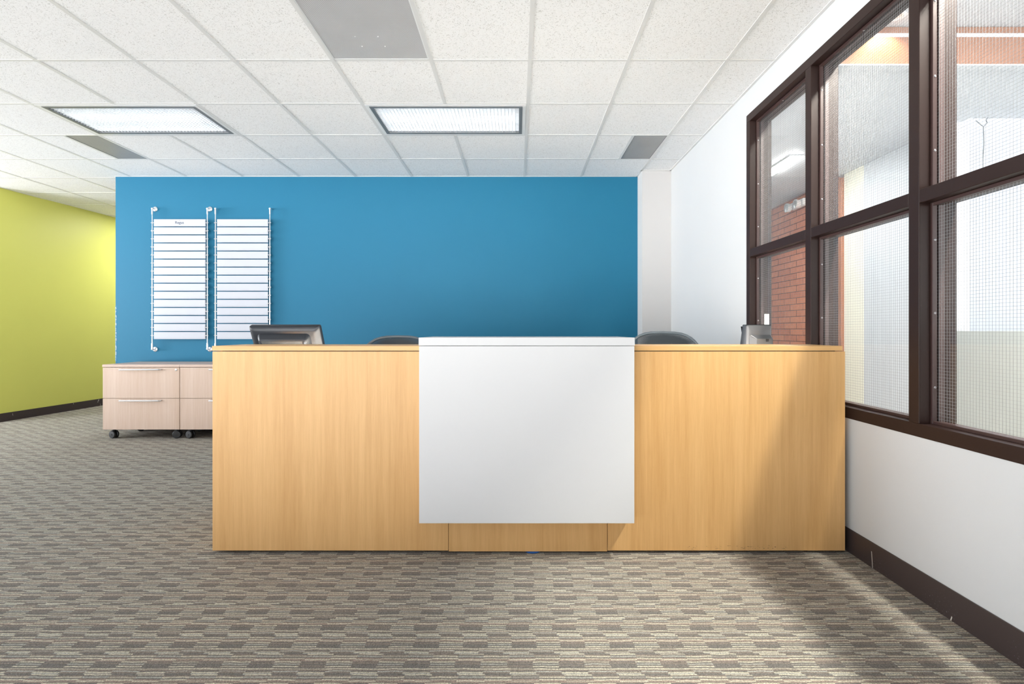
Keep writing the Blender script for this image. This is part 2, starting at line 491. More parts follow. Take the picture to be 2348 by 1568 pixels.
def green():
    p0, p1, p2 = (-6.045, 6.0), (-5.93, 7.58), (-5.84, 8.9)
    b = MB()
    loops = []
    for z in (0, CEIL):
        loops.append([(p0[0], p0[1], z), (p2[0], p2[1], z), (p2[0]-.14, p2[1], z), (p0[0]-.14, p0[1], z)])
    return b.loft(loops)
w = green().build('wall_left', M['green_wall'])
tag(w, 'lime green wall receding down the hall at the side', 'wall', kind='structure')
w = MB().box(-9, -6.186, 6.0, 6.12, 0, CEIL).build('wall_hall', M['hall_wall'])
tag(w, 'grey wall end next to the lime green wall', 'wall', kind='structure')
w = MB().box(-9.12, -9, -1.7, -1.0, 0, CEIL).box(-9, -5.4, -1.7, -1.58, 0, CEIL).box(-.4, XW-.001, -1.7, -1.58, 0, CEIL).build('wall_lobby', M['white_wall'])
tag(w, 'white lobby wall outside the picture at the hall side', 'wall', kind='structure')
w = MB().box(-6.2, XW, 8.9, 9.05, 0, CEIL).build('wall_far', M['hall_wall'])
tag(w, 'grey wall closing the hall behind the blue wall', 'wall', kind='structure')

# baseboards
b = MB().box(XW-.006, XW, -1.7, 5.37, 0, .115, .002).build('baseboard_right', M['vinyl'])
tag(b, 'dark brown vinyl baseboard with pale scuffs below the window', 'baseboard', kind='structure')
b = MB()
def gw(z, o): return [(-6.045+o, 6.0, z), (-5.84+o, 8.9, z), (-5.84+o-.02, 8.9, z), (-6.045+o-.02, 6.0, z)]
b.loft([gw(0, .007), gw(.1, .007)])
b = b.build('baseboard_left', M['vinyl'])
tag(b, 'dark brown vinyl baseboard under the lime green wall', 'baseboard', kind='structure')
b = MB().box(-4.355, 1.305, YB-.006, YB, 0, .1, .002).build('baseboard_back', M['vinyl'])
tag(b, 'dark brown vinyl baseboard under the blue wall', 'baseboard', kind='structure')

# ------------------------------------------------------------------ interior window
win = empty('window_1', (XW, 0, 0))
tag(win, 'long dark bronze framed interior window with wired glass panes', 'window', kind='structure')
X0, X1 = -.004, .147            # frame depth, local to the wall face
FW = .054
def wb(y0, y1, z0, z1, x0=X0, x1=X1, bev=.0025): return MB().box(x0, x1, y0, y1, z0, z1, bev)
wb(WY0, WY1, WZ0, WZ0+FW).build('sill_rail', M['bronze'], win)
wb(WY0, WY1, WZ1-FW, WZ1).build('head_rail', M['bronze'], win)
wb(3.546, WY1, WZ0+FW, WZ1-FW).build('jamb', M['bronze'], win)
wb(WY0, WY0+FW, WZ0+FW, WZ1-FW).build('jamb', M['bronze'], win)
mull = [2.807, 2.051, 1.295, .539]
for y in mull: wb(y, y+.056, WZ0+FW, WZ1-FW).build('mullion', M['bronze'], win)
ys = [(2.863, 3.546), (2.107, 2.807), (1.351, 2.051), (.595, 1.295), (WY0+FW, .539)]
ZR = (1.578, 1.632)
for (a, b) in ys: wb(a, b, *ZR).build('middle_rail', M['bronze'], win)
for bi, (a, b) in enumerate(ys):
    for (z0, z1) in ((WZ0+FW, ZR[0]), (ZR[1], WZ1-FW)):
        # beads both sides of the glass
        bd = MB(); t = .013
        for (xa, xb) in ((.040, .057), (.068, .088)):
            tt = t if xa < .06 else .010
            bd.box(xa, xb, a, a+tt, z0, z1, .0015).box(xa, xb, b-tt, b, z0, z1, .0015)
            bd.box(xa, xb, a+tt, b-tt, z0, z0+tt, .0015).box(xa, xb, a+tt, b-tt, z1-tt, z1, .0015)
        bd = bd.build('glazing_bead', M['bead'], win)
        pn = MB().box(.0585, .0645, a+.003, b-.003, z0+.003, z1-.003).build('glass_pane', M['glass'], win)
        if bi < 3:
            wr = MB(); th = .00036
            yv = a+.01
            while yv < b-.004:
                wr.box(.0612-th, .0612+th, yv-th, yv+th, z0+.003, z1-.003); yv += .0127
            zv = z0+.009
            while zv < z1-.004:
                wr.box(.0616-th, .0616+th, a+.003, b-.003, zv-th, zv+th); zv += .0127
            wr.build('wire_mesh', M['wire'], pn)
            sz = (.845, 1.14, 1.43) if z0 < 1 else (1.784, 2.078, 2.377)
            for z in sz:
                s_ = MB().lathe([(.0048, 0), (.0048, -.001), (.0035, -.0022), (.001, -.0026), (.001, -.0016)], (.0485, b-t, z), 'Y', 12)
                s_.build('screw', M['screw'], bd, True)
            if z0 > 1:
                s_ = MB().lathe([(.0048, 0), (.0048, -.001), (.0035, -.0022), (.001, -.0026)], (.0485, (a+b)/2, z1-t), 'Z', 12)
                s_.build('screw', M['screw'], bd, True)

# ------------------------------------------------------------------ corridor behind the window
f = MB().box(WT, 3.56, -1.7, 9.05, -.06, 0).box(3.56, 9.5, -1.7, 9.05, -.06, -.001).build('floor_corridor', M['conc'])
tag(f, 'pale floor of the corridor behind the interior window', 'floor', kind='structure')
cc = MB().box(WT, 3.56, 3.26, 9.05, CEIL, CEIL+.05).box(3.56, 6.5, 3.26, 4.05, CEIL, CEIL+.05).box(WT, 6.5, -1.7, 3.24, 2.97, 3.02)
cc = cc.build('ceiling_corridor', M['corridor_white'])
tag(cc, 'smooth white corridor ceiling seen through the wired glass', 'ceiling', kind='structure')
fa = MB().box(WT+.006, 6.5, 3.205, 3.24, CEIL-.012, 2.90, .003).box(WT+.006, 6.5, 3.215, 3.24, 2.925, 2.968, .002)
fa = fa.build('trim_1', M['bronze_trim'])
tag(fa, 'brown metal fascia across the corridor ceiling step', 'fascia', kind='structure')
MB().box(WT+.006, 6.5, 3.21, 3.235, 2.90, 2.925).build('light_strip', M['corridor_white'], fa)['label'] = 'pale strip along the fascia'
MB().box(WT+.006, 6.5, 3.20, 3.262, CEIL-.02, CEIL-.012, .001).build('bottom_lip', M['corridor_white'], fa)
w = MB().box(3.5, 3.62, 5.62, 9.05, 0, CEIL).build('wall_brick', M['brick'])
tag(w, 'orange red brick wall across the corridor', 'wall', kind='structure')
w = MB().box(3.47, 3.62, 5.51, 5.62, 0, CEIL-.03, .004).build('trim_2', M['post_brown'])
tag(w, 'red brown post between the brick and cream walls', 'post', kind='structure')
w = MB().box(3.5, 3.62, 5.2, 5.51, 0, CEIL).build('wall_cream', M['cream_wall'])
tag(w, 'narrow cream wall strip beside the red brown post', 'wall', kind='structure')
w = MB().box(3.502, 3.62, 4.12, 5.2, 0, CEIL).build('wall_corridor', M['corridor_white'])
tag(w, 'cool white corridor wall behind the middle window bay', 'wall', kind='structure')
w = MB().box(3.5, 3.62, -1.7, 4.12, 0, 1.068, .004).build('wall_parapet', M['parapet'])
tag(w, 'waist high grey cream parapet wall across the corridor', 'parapet', kind='structure')
w = MB().box(3.62, 9.5, 6.4, 6.55, 0, 5).build('wall_atrium', M['atrium_white'])
tag(w, 'bright white atrium wall beyond the parapet', 'wall', kind='structure')
w = MB().box(WT, 3.62, 9.05, 9.2, 0, CEIL).build('wall_corridor_end', M['corridor_white'])
tag(w, 'white wall closing the far end of the corridor', 'wall', kind='structure')

# corridor lamp
cl = empty('corridor_ceiling_light', (2.66, 5.2, CEIL), 0, 'slim bright ceiling lamp in the corridor seen through the far window bay', 'ceiling light')
MB().box(-.07, .07, -.31, .31, -.012, .0, .004).build('housing', M['trim_white'], cl)
MB().box(-.055, .055, -.295, .295, -.022, -.0122, .004).build('lamp_lens', M['strip'], cl)
# emergency lamp on the brick
el = empty('emergency_wall_lamp', (3.5, 6.33, 2.615), 0, 'white twin-head emergency lamp high on the corridor brick wall', 'emergency light')
MB().box(-.07, 0, -.15, .15, -.035, .055, .02, 4).build('body', M['trim_white'], el, True)
for s_ in (-1, 1):
    h_ = MB().lathe([(.02, .03), (.048, .015), (.055, -.02), (.056, -.035), (.05, -.036)], (-.105, s_*.1, -.012), 'X', 20).build('lamp_head', M['trim_white'], el, True)
    MB().lathe([(.046, -.0362), (.03, -.043), (.004, -.046)], (-.105, s_*.1, -.012), 'X', 20).build('lamp_lens', M['steel'], h_, True)
# hanging wire
hw_ = empty('hanging_wire', (3.66, 4.04, CEIL), 0, 'thin dark wire with a small hook hanging beyond the parapet', 'wire')
MB().tube([(-.06, 0, -.02), (-.03, 0, -.045), (0, 0, -.07), (.03, 0, -.04), (.02, 0, -.015), (.035, 0, -.0)], .004, 6).build('hook', M['dark_frame'], hw_, True)
MB().tube([(0, 0, -.07), (.004, 0, -.2), (-.004, 0, -.33), (-.001, 0, -.5)], .0035, 6).build('wire', M['dark_frame'], hw_, True)
# white strip on outer jamb, modelling a patch reflected in the glass
ps = MB().box(XW+.096, XW+.129, 3.5448, 3.5459, 1.085, 1.185).build('reflection_strip', M['reflection'])
tag(ps, 'small white strip modelling a patch reflected in the far window glass', 'reflection')

# ------------------------------------------------------------------ ceiling lights and grilles
def make_light(x, y, label):
    L = empty('ceiling_light', (x+T, y+T/2, CEIL), 0, label, 'ceiling light', 'recessed office ceiling lights')
    a, b = T-.0125, T/2-.0125
    def ring(o0, o1, z0, z1, bev=.001):
        r = MB()
        r.box(-a+o0, a-o0, -b+o0, -b+o1, z0, z1, bev).box(-a+o0, a-o0, b-o1, b-o0, z0, z1, bev)
        r.box(-a+o0, -a+o1, -b+o1, b-o1, z0, z1, bev).box(a-o1, a-o0, -b+o1, b-o1, z0, z1, bev)
        return r
    ring(0, .026, -.004, .012).build('trim_frame', M['trim_white'], L)
    ring(.026, .052, -.006, .014).build('inner_frame', M['dark_frame'], L)
    rf = MB()
    ii = .052
    rf.box(-a+ii, a-ii, -b+ii, b-ii, .105, .11)
    rf.box(-a+ii-.004, -a+ii, -b+ii, b-ii, .014, .11).box(a-ii, a-ii+.004, -b+ii, b-ii, .014, .11)
    rf.box(-a+ii, a-ii, -b+ii-.004, -b+ii, .014, .11).box(-a+ii, a-ii, b-ii, b-ii+.004, .014, .11)
    rf.build('reflector', M['reflector'], L)
    lv = MB(); th = .0011
    nx, ny = 40, 18
    for i in range(1, nx):
        xx = -a+ii + (2*(a-ii))*i/nx
        lv.box(xx-th, xx+th, -b+ii, b-ii, .0, .013)
    for i in range(1, ny):
        yy_ = -b+ii + (2*(b-ii))*i/ny
        lv.box(-a+ii, a-ii, yy_-th, yy_+th, .0004, .0132)
    lv.build('louver', M['louver'], L)
    for s_ in (-1, 1):
        MB().cyl((-.52, s_*.125, .065), (.52, s_*.125, .065), .0165, n=12).build('lamp_tube', M['tube'], L, True)
    return L
names = ['long recessed ceiling light directly above the reception desk, nearest the blue wall middle',
         'recessed ceiling light above the low drawer cabinets, nearer the lime green wall']
L0 = None
EXTRA = ['recessed ceiling light over the open floor before the desk', 'recessed ceiling light over the open floor before the cabinets',
         'recessed ceiling light by the entrance on the desk side', 'recessed ceiling light by the entrance on the hall side',
         'recessed ceiling light at the outer lobby edge by the entrance', 'recessed ceiling light at the outer lobby edge before the hall wall',
         'recessed ceiling light at the far end of the hall behind the blue wall', 'recessed ceiling light directly behind the blue wall end in the hall']
for (x, y), lb in zip(LIGHTS, names+EXTRA):
    i, j = ix_of(x), iy_of(y)
    if L0 is None: L0 = make_light(gx[i], gy[j], lb)
    else: dup(L0, (gx[i]+T, gy[j]+T/2, CEIL), 0, lb)

sx = gx[iv]; sy = gy[jv]
p = empty('air_diffuser', (sx+T/2, sy+T/2, CEIL), 0, 'large square perforated grey air diffuser panel in the ceiling', 'air vent')
MB().box(-T/2+.0125, T/2-.0125, -T/2+.0125, T/2-.0125, .0, .01).build('perforated_plate', M['perf'], p)
fr_ = MB()
q = T/2-.0125
for (x0, x1, y0, y1) in ((-q, q, -q, -q+.006), (-q, q, q-.006, q), (-q, -q+.006, -q+.006, q-.006), (q-.006, q, -q+.006, q-.006)):
    fr_.box(x0, x1, y0, y1, -.0015, .0)
fr_.build('frame', M['trim_white'], p)
for (x, y) in ((-.085, .05), (.045, .05), (-.075, .15), (.06, .15)):
    MB().lathe([(.004, 0), (.003, -.002), (.001, -.0025)], (x, y, 0), 'Z', 10).build('rivet', M['trim_white'], p, True)
for (i, j, lb) in ((iR, jR, 'grey ceiling vent grille nearest the white column corner'), (iL, jL, 'grey ceiling vent grille beside the ceiling light over the cabinets')):
    x0 = gx[i]+T/2; x1 = gx[i]+T
    gq = empty('vent_grille', ((x0+x1)/2, gy[j]+T/2, CEIL), 0, lb, 'air vent', 'narrow ceiling vent grilles')
    hx = T/4-.0125; hy = T/2-.0125
    MB().box(-hx, hx, -hy, hy, .0, .01).build('grille_face', M['grille'], gq)
    fq = MB().box(-hx, hx, -hy, -hy+.005, -.0015, 0).box(-hx, hx, hy-.005, hy, -.0015, 0).box(-hx, -hx+.005, -hy+.005, hy-.005, -.0015, 0).box(hx-.005, hx, -hy+.005, hy-.005, -.0015, 0)
    fq.build('frame', M['dark_frame'], gq)

# ------------------------------------------------------------------ reception desk
YD = 2.475
dk = empty('reception_desk', (0, 0, 0), 0, 'long maple veneer reception desk with a white front panel', 'reception desk')
XL, XR = -1.466, 1.577
for (a, b) in ((XL, -.3318), (-.3298, .433), (.435, XR)):
    zb = .012 if not (-.34 < a < .4) else .008
    MB().box(a, b, YD, YD+.02, zb, .970, .0012).build('front_panel', M['wood'], dk)
MB().box(XL, XL+.02, YD+.0205, YD+.305, .012, .970, .0012).box(XL, XL+.02, YD+.305, 3.25, .012, .708, .0012).build('side_panel', M['wood'], dk)
MB().box(XR-.02, XR, YD+.0205, YD+.305, .012, .970, .0012).box(XR-.02, XR, YD+.305, 3.25, .012, .708, .0012).build('side_panel', M['wood'], dk)
MB().box(XL+.03, XR-.03, YD+.03, YD+.05, 0, .9733).build('back_panel', M['black_plastic'], dk)
MB().box(XL-.002, 1.5645, YD-.001, YD+.305, .9735, .9966, .0015).build('counter_top', M['wood_h'], dk)
MB().box(XL+.022, XR-.022, YD+.075, 3.25, .71, .74, .002).build('work_surface', M['trim_white'], dk)
MB().box(-1.4, 1.5, YD+.10, YD+.16, .955, .9734, .004).build('added_fill_strip', M['trim_white'], dk)  # strip added under the counter to house the fill lamp
tl = bpy.data.lights.new('desk_fill_light', 'AREA'); tl.shape = 'RECTANGLE'; tl.size = 2.85; tl.size_y = .05; tl.energy = 110; tl.color = (1, .92, .80)  # added fill lamp, bounces off the work surface to lift the far ceiling
to_ = bpy.data.objects.new('desk_fill_lamp', tl); COL.objects.link(to_); to_.location = (.05, YD+.13, .95)
MB().box(-.455, .543, YD-.09, YD-.0005, .177, .9985, .0012).build('white_front_panel', M['white_lam'], dk)['label'] = 'white square front panel'
MB().box(-.457, .545, YD-.091, YD+.32, 1.0005, 1.038, .0012).build('white_counter_cap', M['white_lam'], dk)['label'] = 'white raised counter slab'
for x in (-1.3, -.34, .44, 1.4):
    MB().cyl((x, YD+.035, 0), (x, YD+.035, .0125), .014, n=14).build('floor_glide', M['black_plastic'], dk)
MB().lathe([(.036, 0), (.04, .002), (.04, .006), (.034, .008)], (.075, YD+.032, 0), 'Z', 20).build('floor_glide', M['blue_glide'], dk)['label'] = 'blue plastic glide'

# ------------------------------------------------------------------ drawer cabinets
def make_cabinet(x0, wd, label, locks):
    c = empty('drawer_cabinet', (x0, 5.08, 0), 0, label, 'drawer cabinet', 'low beech drawer cabinets')
    D = .485
    MB().box(.003, wd-.003, .02, D, .094, .708, .001).build('carcass', M['beech'], c)
    MB().box(0.0005, wd-.0005, -.004, D+.004, .711, .736, .0015).build('top', M['beech_h'], c)
    for (za, zb) in ((.4045, .7055), (.094, .4)):
        d = MB().box(.0025, wd-.0025, 0, .0195, za, zb, .0012).build('drawer', M['beech'], c)
        hc = wd/2; hz = zb-.019
        hb = MB()
        hb.tube([(hc-.2, -.002, hz), (hc-.2, -.018, hz), (hc-.193, -.027, hz), (hc+.193, -.027, hz), (hc+.2, -.018, hz), (hc+.2, -.002, hz)], .0075, 12)
        hb.build('handle', M['steel'], d, True)
        if zb > .5 or locks == 2:
            MB().lathe([(.0105, 0), (.0105, -.003), (.008, -.005), (.003, -.005), (.0025, -.003)], (wd-.034, -.0002, zb-.022), 'Y', 16).build('lock', M['steel'], d, True)
    for (px, py, rz) in ((.075, .05, 1.3), (wd-.055, .05, 1.8), (.075, D-.07, 2.4), (wd-.055, D-.07, -1.2)):
        k_ = MB()
        Mx = Matrix.Translation((px, py, 0)) @ Matrix.Rotation(rz, 4, 'Z')
        for s_ in (-1, 1):
            k_.lathe([(.02, -.0105), (.034, -.0095), (.0385, -.005), (.0385, .006), (.034, .0105), (.02, .011)], (s_*.0165, 0, .0385), 'X', 22)
        k_.cyl((-.03, 0, .0385), (.03, 0, .0385), .008, n=12)
        k_.xform(Mx)
        kc = k_.build('caster', M['rubber'], c, True)
        hd = MB()
        hd.loft([[(sx_*.006, r_*math.sin(t_)*1.0, .0385+r_*math.cos(t_)) for t_ in [-.3+1.7*i_/8 for i_ in range(9)] for r_ in ((.044,) if True else ())] +
                 [(sx_*.006, .03*math.sin(t_), .0385+.03*math.cos(t_)) for t_ in [1.4-1.7*i_/8 for i_ in range(9)]] for sx_ in (-1, 1) for r_ in (.044,)])
        hd.cyl((0, 0, .07), (0, 0, .0945), .012, n=12).cyl((0, 0, .0885), (0, 0, .0935), .026, n=16)
        hd.xform(Mx)
        hd.build('fork', M['black_plastic'], kc, True)
    return c
make_cabinet(-4.094, .7615, 'low pale beech two-drawer cabinet on casters at the blue wall corner, fully visible', 1)
make_cabinet(-3.3315, 1.0, 'low pale beech two-drawer cabinet on casters partly hidden behind the desk', 2)

# ------------------------------------------------------------------ directory boards
def make_board(xl, xr, label, logo):
    yr = 5.532
    B_ = empty('directory_board', ((xl+xr)/2, yr, 0), 0, label, 'directory sign', 'wall directory boards')
    w2 = (xr-xl)/2
    zt, zb = 2.383, .872
    for s_ in (-1, 1):
        x = s_*w2
        rd = MB().cyl((x, 0, zb+.02), (x, 0, zt-.02), .0052, n=12).build('rod', M['chrome'], B_, True)
        for (z, sg) in ((zt, -1), (zb, 1)):
            cb_ = MB()
            cb_.cyl((x, 0, z+sg*.062), (x, 0, z+sg*.004), .0095, n=14)
            cb_.lathe([(.0095, -.008), (.012, -.004), (.012, .004), (.0095, .008)], (x, 0, z), 'Z', 14)
            cb_.cyl((x, 0, z-sg*.004), (x, YB-yr-.001, z-sg*.004), .0065, n=12)
            cb_.build('standoff', M['chrome'], B_, True)
            if logo:
                MB().lathe([(.026, 0), (.026, -.005), (.021, -.0085), (.008, -.0095)], (x, YB-yr-.0008, z-sg*.004), 'Y', 24).build('wall_plate', M['chrome'], B_, True)
    p_ = 1.298/15
    top = 2.267
    for i in range(15):
        z1 = top-i*p_; z0 = z1-.0765
        ins = .018
        s_ = MB().box(-w2+ins, w2-ins, -.003, .004, z0, z1, .0012).build('name_strip', M['slat'], B_)
        MB().box(-w2+ins+.004, w2-ins-.004, -.0062, -.0033, z0+.008, z1-.003, .0008).build('strip_cover', M['slat'], s_)
        for sg in (-1, 1):
            MB().cyl((sg*w2-sg*.028, -.0015, (z0+z1)/2), (sg*w2+sg*.013, -.0015, (z0+z1)/2), .0052, n=10).build('clip', M['chrome'], s_, True)
        if i == 0 and logo:
            cu = bpy.data.curves.new('lettering', 'FONT'); cu.body = 'Regus'; cu.size = .040; cu.align_x = 'CENTER'; cu.extrude = .0004; cu.offset = .0005
            to = bpy.data.objects.new('lettering_tmp', cu); COL.objects.link(to)
            dg = bpy.context.evaluated_depsgraph_get(); dg.update()
            me_ = bpy.data.meshes.new_from_object(to.evaluated_get(dg))
            bpy.data.objects.remove(to)
            bm_ = bmesh.new(); bm_.from_mesh(me_); bpy.data.meshes.remove(me_)
            q_ = MB(); q_.bm.free(); q_.bm = bm_
            q_.xform(Matrix.Rotation(PI/2, 4, 'X'))
            q_.xform(Matrix.Translation((0, -.0067, (z0+z1)/2-.011)))
            # small curl mark above the word
            zc = (z0+z1)/2+.024
            q_.tube([(-.008, -.0066, zc+.001), (-.003, -.0066, zc-.003), (.001, -.0066, zc+.004)], .0008, 6)
            q_.tube([(0.001, -.0066, zc-.001), (.006, -.0066, zc+.001), (.010, -.0066, zc)], .0008, 6)
            q_.build('lettering', M['ink'], s_)['label'] = 'small dark grey lettering'
    return B_
make_board(-3.923, -3.330, 'white fifteen-strip wall directory board with dark lettering on its top strip', True)
make_board(-3.244, -2.658, 'white fifteen-strip wall directory board with all strips blank, partly behind the monitor', False)

# ------------------------------------------------------------------ monitors
def rrect(w, h, r, n=5):
    pts = []
    for (cx_, cz_, a0) in ((w-r, h-r, 0), (-w+r, h-r, PI/2), (-w+r, -h+r, PI), (w-r, -h+r, 1.5*PI)):
        for i in range(n+1):
            t = a0+PI/2*i/n
            pts.append((cx_+r*math.cos(t), cz_+r*math.sin(t)))
    return pts
def make_monitor():
    m = empty('monitor', (-1.325, 3.0, .7405), math.radians(-4), 'black flat monitor seen from behind at the hall end of the desk', 'monitor')
    W2, H2 = .208, .165
    tilt = math.radians(24)
    Tm = Matrix.Translation((0, 0, .205)) @ Matrix.Rotation(tilt, 4, 'X')
    # local: screen faces +Y, back faces -Y
    sh = MB().loft([[(x, .022, z) for x, z in rrect(W2, H2, .008)], [(x, .0, z) for x, z in rrect(W2, H2, .008)],
                    [(x, -.006, z) for x, z in rrect(W2-.004, H2-.004, .01)], [(x, -.016, z) for x, z in rrect(W2-.03, H2-.028, .02)]])
    sh.xform(Tm).build('back_shell', M['monitor_black'], m, True)
    MB().box(-W2+.014, W2-.014, .0215, .0235, -H2+.016, H2-.014).xform(Tm).build('screen', M['screen'], m)
    hb = MB().loft([[(x-.005, -.012, z+.005) for x, z in rrect(.158, .098, .025)], [(x-.005, -.026, z+.005) for x, z in rrect(.152, .092, .022)],
                    [(x-.005, -.045, z) for x, z in rrect(.138, .078, .012)], [(x-.005, -.048, z) for x, z in rrect(.134, .074, .01)]])
    hb = hb.xform(Tm @ Matrix.Translation((0, 0, .024))).build('rear_housing', M['monitor_black'], m, True)
    MB().box(-.125, .115, -.0495, -.046, .060, .092, .001).xform(Tm).build('vent_grille', M['vent'], hb)
    MB().cyl((.128, -.04, .082), (.128, -.052, .074), .009, .006, n=12).xform(Tm).build('lock_port', M['steel'], hb, True)
    MB().box(-.045, .02, -.0505, -.047, .026, .048, .002).xform(Tm).build('stand_bracket', M['monitor_silver'], hb)
    MB().loft([[(x, -.005+y, .012) for x, y in rrect(.03, .012, .008)], [(x, -.03+y, .20) for x, y in rrect(.03, .012, .008)]]).build('stand_neck', M['monitor_black'], m, True)
    MB().lathe([(.11, 0), (.11, .006), (.1, .012), (.03, .016)], (0, 0, 0.0), 'Z', 36).build('stand_base', M['monitor_black'], m, True)
    return m
make_monitor()
def make_terminal():
    m = empty('small_monitor', (1.405, 2.99, .7405), math.radians(17), 'small silver-backed screen at the window end of the desk', 'monitor')
    W2, H2 = .088, .075
    cz = .29
    # dark front bezel, wedge-shaped in profile
    fr2 = MB().loft([[(x, .045+(-z)*.18, cz+z) for x, z in rrect(W2, H2, .006)], [(x, .012+(-z)*.1, cz+z) for x, z in rrect(W2, H2, .006)],
                     [(x, .006, cz+z) for x, z in rrect(W2-.004, H2-.004, .006)]])
    fr2.build('bezel', M['monitor_black'], m, True)
    bk = MB().loft([[(x, .0065, cz+z) for x, z in rrect(W2-.003, H2-.003, .006)], [(x, -.004, cz+z) for x, z in rrect(W2-.006, H2-.005, .006)],
                    [(x, -.012, cz+z-.01) for x, z in rrect(W2-.016, H2-.02, .01)]])
    bk.build('back_shell', M['monitor_silver'], m, True)
    h2 = MB().loft([[(x, -.010, cz-.043+z) for x, z in rrect(W2-.012, .06, .01)], [(x+.006, -.035, cz-.051+z) for x, z in rrect(W2-.028, .047, .008)],
                    [(x+.006, -.039, cz-.051+z) for x, z in rrect(W2-.031, .044, .006)]])
    h2 = h2.build('rear_housing', M['monitor_silver'], m, True)
    MB().box(.012, .034, -.0402, -.0375, cz-.024, cz-.008, .001).build('lock_port', M['rubber'], h2)
    MB().box(-W2+.01, W2-.01, .0455, .047, cz-H2+.012, cz+H2-.01, rot=(math.radians(-10.2), 0, 0)).build('screen', M['screen'], m)
    MB().box(-.03, .03, -.01, .02, .012, cz-.06, .006).build('stand_neck', M['monitor_silver'], m)
    MB().box(-.075, .075, -.06, .08, 0, .014, .006).build('stand_base', M['monitor_silver'], m)
    return m
make_terminal()

# ------------------------------------------------------------------ task chairs
def make_chair(x, y, rz, label, top):
    c = empty('task_chair', (x, y, 0), rz, label, 'office chair', 'mesh-back task chairs')
    # back faces -Y is the front (sitter looks to -Y); rear at +Y
    def outline(s_=1.0, n=44):
        pts = []
        for i in range(n):
            t = 2*PI*i/n
            ct_, st_ = math.cos(t), math.sin(t)
            xx = .275*s_*math.copysign(abs(ct_)**.62, ct_)
            zz = .275*s_*math.copysign(abs(st_)**.9, st_)
            xx *= (1+.06*zz/.275)
            pts.append((xx, zz))
        return pts
    def P3(xx, zz): return (xx, .235-.32*xx*xx+.09*zz+.16*zz*zz, top-.285+zz)
    MB().tube([P3(a_, b_) for a_, b_ in outline()], .010, 10, True).build('back_frame', M['chair_grey'], c, True)
    bm_ = MB()
    rings = [[P3(a_, b_) for a_, b_ in outline(s_)] for s_ in (.985, .8, .6, .4, .2, .05)]
    def off(r, d): return [(p_[0], p_[1]+d, p_[2]) for p_ in r]
    bm_.loft([off(r, 0) for r in rings])
    bm_.build('back_mesh', M['mesh'], c, True)
    MB().tube([(0, .26, top-.30), (0, .29, top-.42), (0, .25, .47), (0, .08, .43)], [.018, .022, .024, .024], 12).build('back_spine', M['black_plastic'], c, True)
    MB().loft([[(a_, b_-.02, .455) for a_, b_ in rrect(.235, .225, .07)], [(a_, b_-.02, .475) for a_, b_ in rrect(.25, .24, .08)],
               [(a_, b_-.02, .505) for a_, b_ in rrect(.25, .24, .08)], [(a_, b_-.02, .52) for a_, b_ in rrect(.225, .215, .07)]]).build('seat', M['fabric'], c, True)
    for s_ in (-1, 1):
        ar = MB().tube([(s_*.2, .02, .44), (s_*.27, .02, .45), (s_*.285, .02, .5), (s_*.285, .02, .655)], .014, 10).build('arm', M['black_plastic'], c, True)
        MB().box(s_*.285-.035, s_*.285+.035, -.13, .11, .655, .68, .012, 3).build('arm_pad', M['black_plastic'], ar, True)
    MB().cyl((0, 0, .09), (0, 0, .3), .028, n=16).cyl((0, 0, .3), (0, 0, .44), .02, n=16).build('gas_column', M['black_plastic'], c, True)
    MB().box(-.09, .09, -.12, .1, .43, .456, .01).build('tilt_mechanism', M['black_plastic'], c)
    for i in range(5):
        t = 2*PI*i/5+.3
        d = Vector((math.cos(t), math.sin(t), 0))
        lg = MB().tube([d*.02+Vector((0, 0, .11)), d*.15+Vector((0, 0, .105)), d*.29+Vector((0, 0, .075))], [.026, .02, .014], 10).build('leg', M['black_plastic'], c, True)
        n_v = Vector((-d.y, d.x, 0))
        q_ = MB()
        for s_ in (-1, 1):
            q_.cyl(d*.29+n_v*(s_*.006)+Vector((0, 0, .028)), d*.29+n_v*(s_*.024)+Vector((0, 0, .028)), .028, n=18)
        q_.cyl(d*.29+Vector((0, 0, .03)), d*.29+Vector((0, 0, .075)), .007, n=8)
        q_.build('caster', M['rubber'], lg, True)
    return c
make_chair(-.88, 3.55, math.radians(0), 'dark mesh-back task chair behind the wooden counter next to the black monitor', 1.036)
make_chair(1.06, 3.48, math.radians(0), 'dark mesh-back task chair behind the counter on the window side', 1.066)

hl = bpy.data.lights.new('hall_ceiling_lamp', 'AREA'); hl.shape = 'RECTANGLE'; hl.size = 1.1; hl.size_y = .5; hl.energy = 31
ho_ = bpy.data.objects.new('hall_ceiling_lamp', hl); COL.objects.link(ho_); ho_.location = (-4.85, 7.75, CEIL-.012)
# ------------------------------------------------------------------ lamps in the corridor
ld = empty('linear_downlight', (2.06, .55, 2.97), 0, 'long ceiling downlight in the corridor running along the interior window', 'ceiling light')
MB().box(-.08, .08, -2.0, 2.0, -.02, -.0005, .004).build('housing', M['trim_white'], ld)
ll = bpy.data.lights.new('corridor_downlight', 'AREA'); ll.shape = 'RECTANGLE'; ll.size = .10; ll.size_y = 1.7; ll.energy = 220
ll.color = (1, .94, .85)
lo_ = bpy.data.objects.new('corridor_downlight_lamp', ll); COL.objects.link(lo_); lo_.location = (2.06, 1.55, 2.945)
sp_ = empty('spot_downlight', (2.28, 3.10, 2.97), 0, 'small round warm downlight beside the brown fascia', 'ceiling light')
MB().lathe([(.05, 0), (.055, -.008), (.04, -.012), (.038, -.004)], (0, 0, -.0005), 'Z', 24).build('trim_ring', M['trim_white'], sp_, True)
sl = bpy.data.lights.new('fascia_spot', 'SPOT'); sl.energy = 14; sl.color = (1, .62, .32); sl.spot_size = math.radians(120); sl.spot_blend = .5; sl.shadow_soft_size = .03
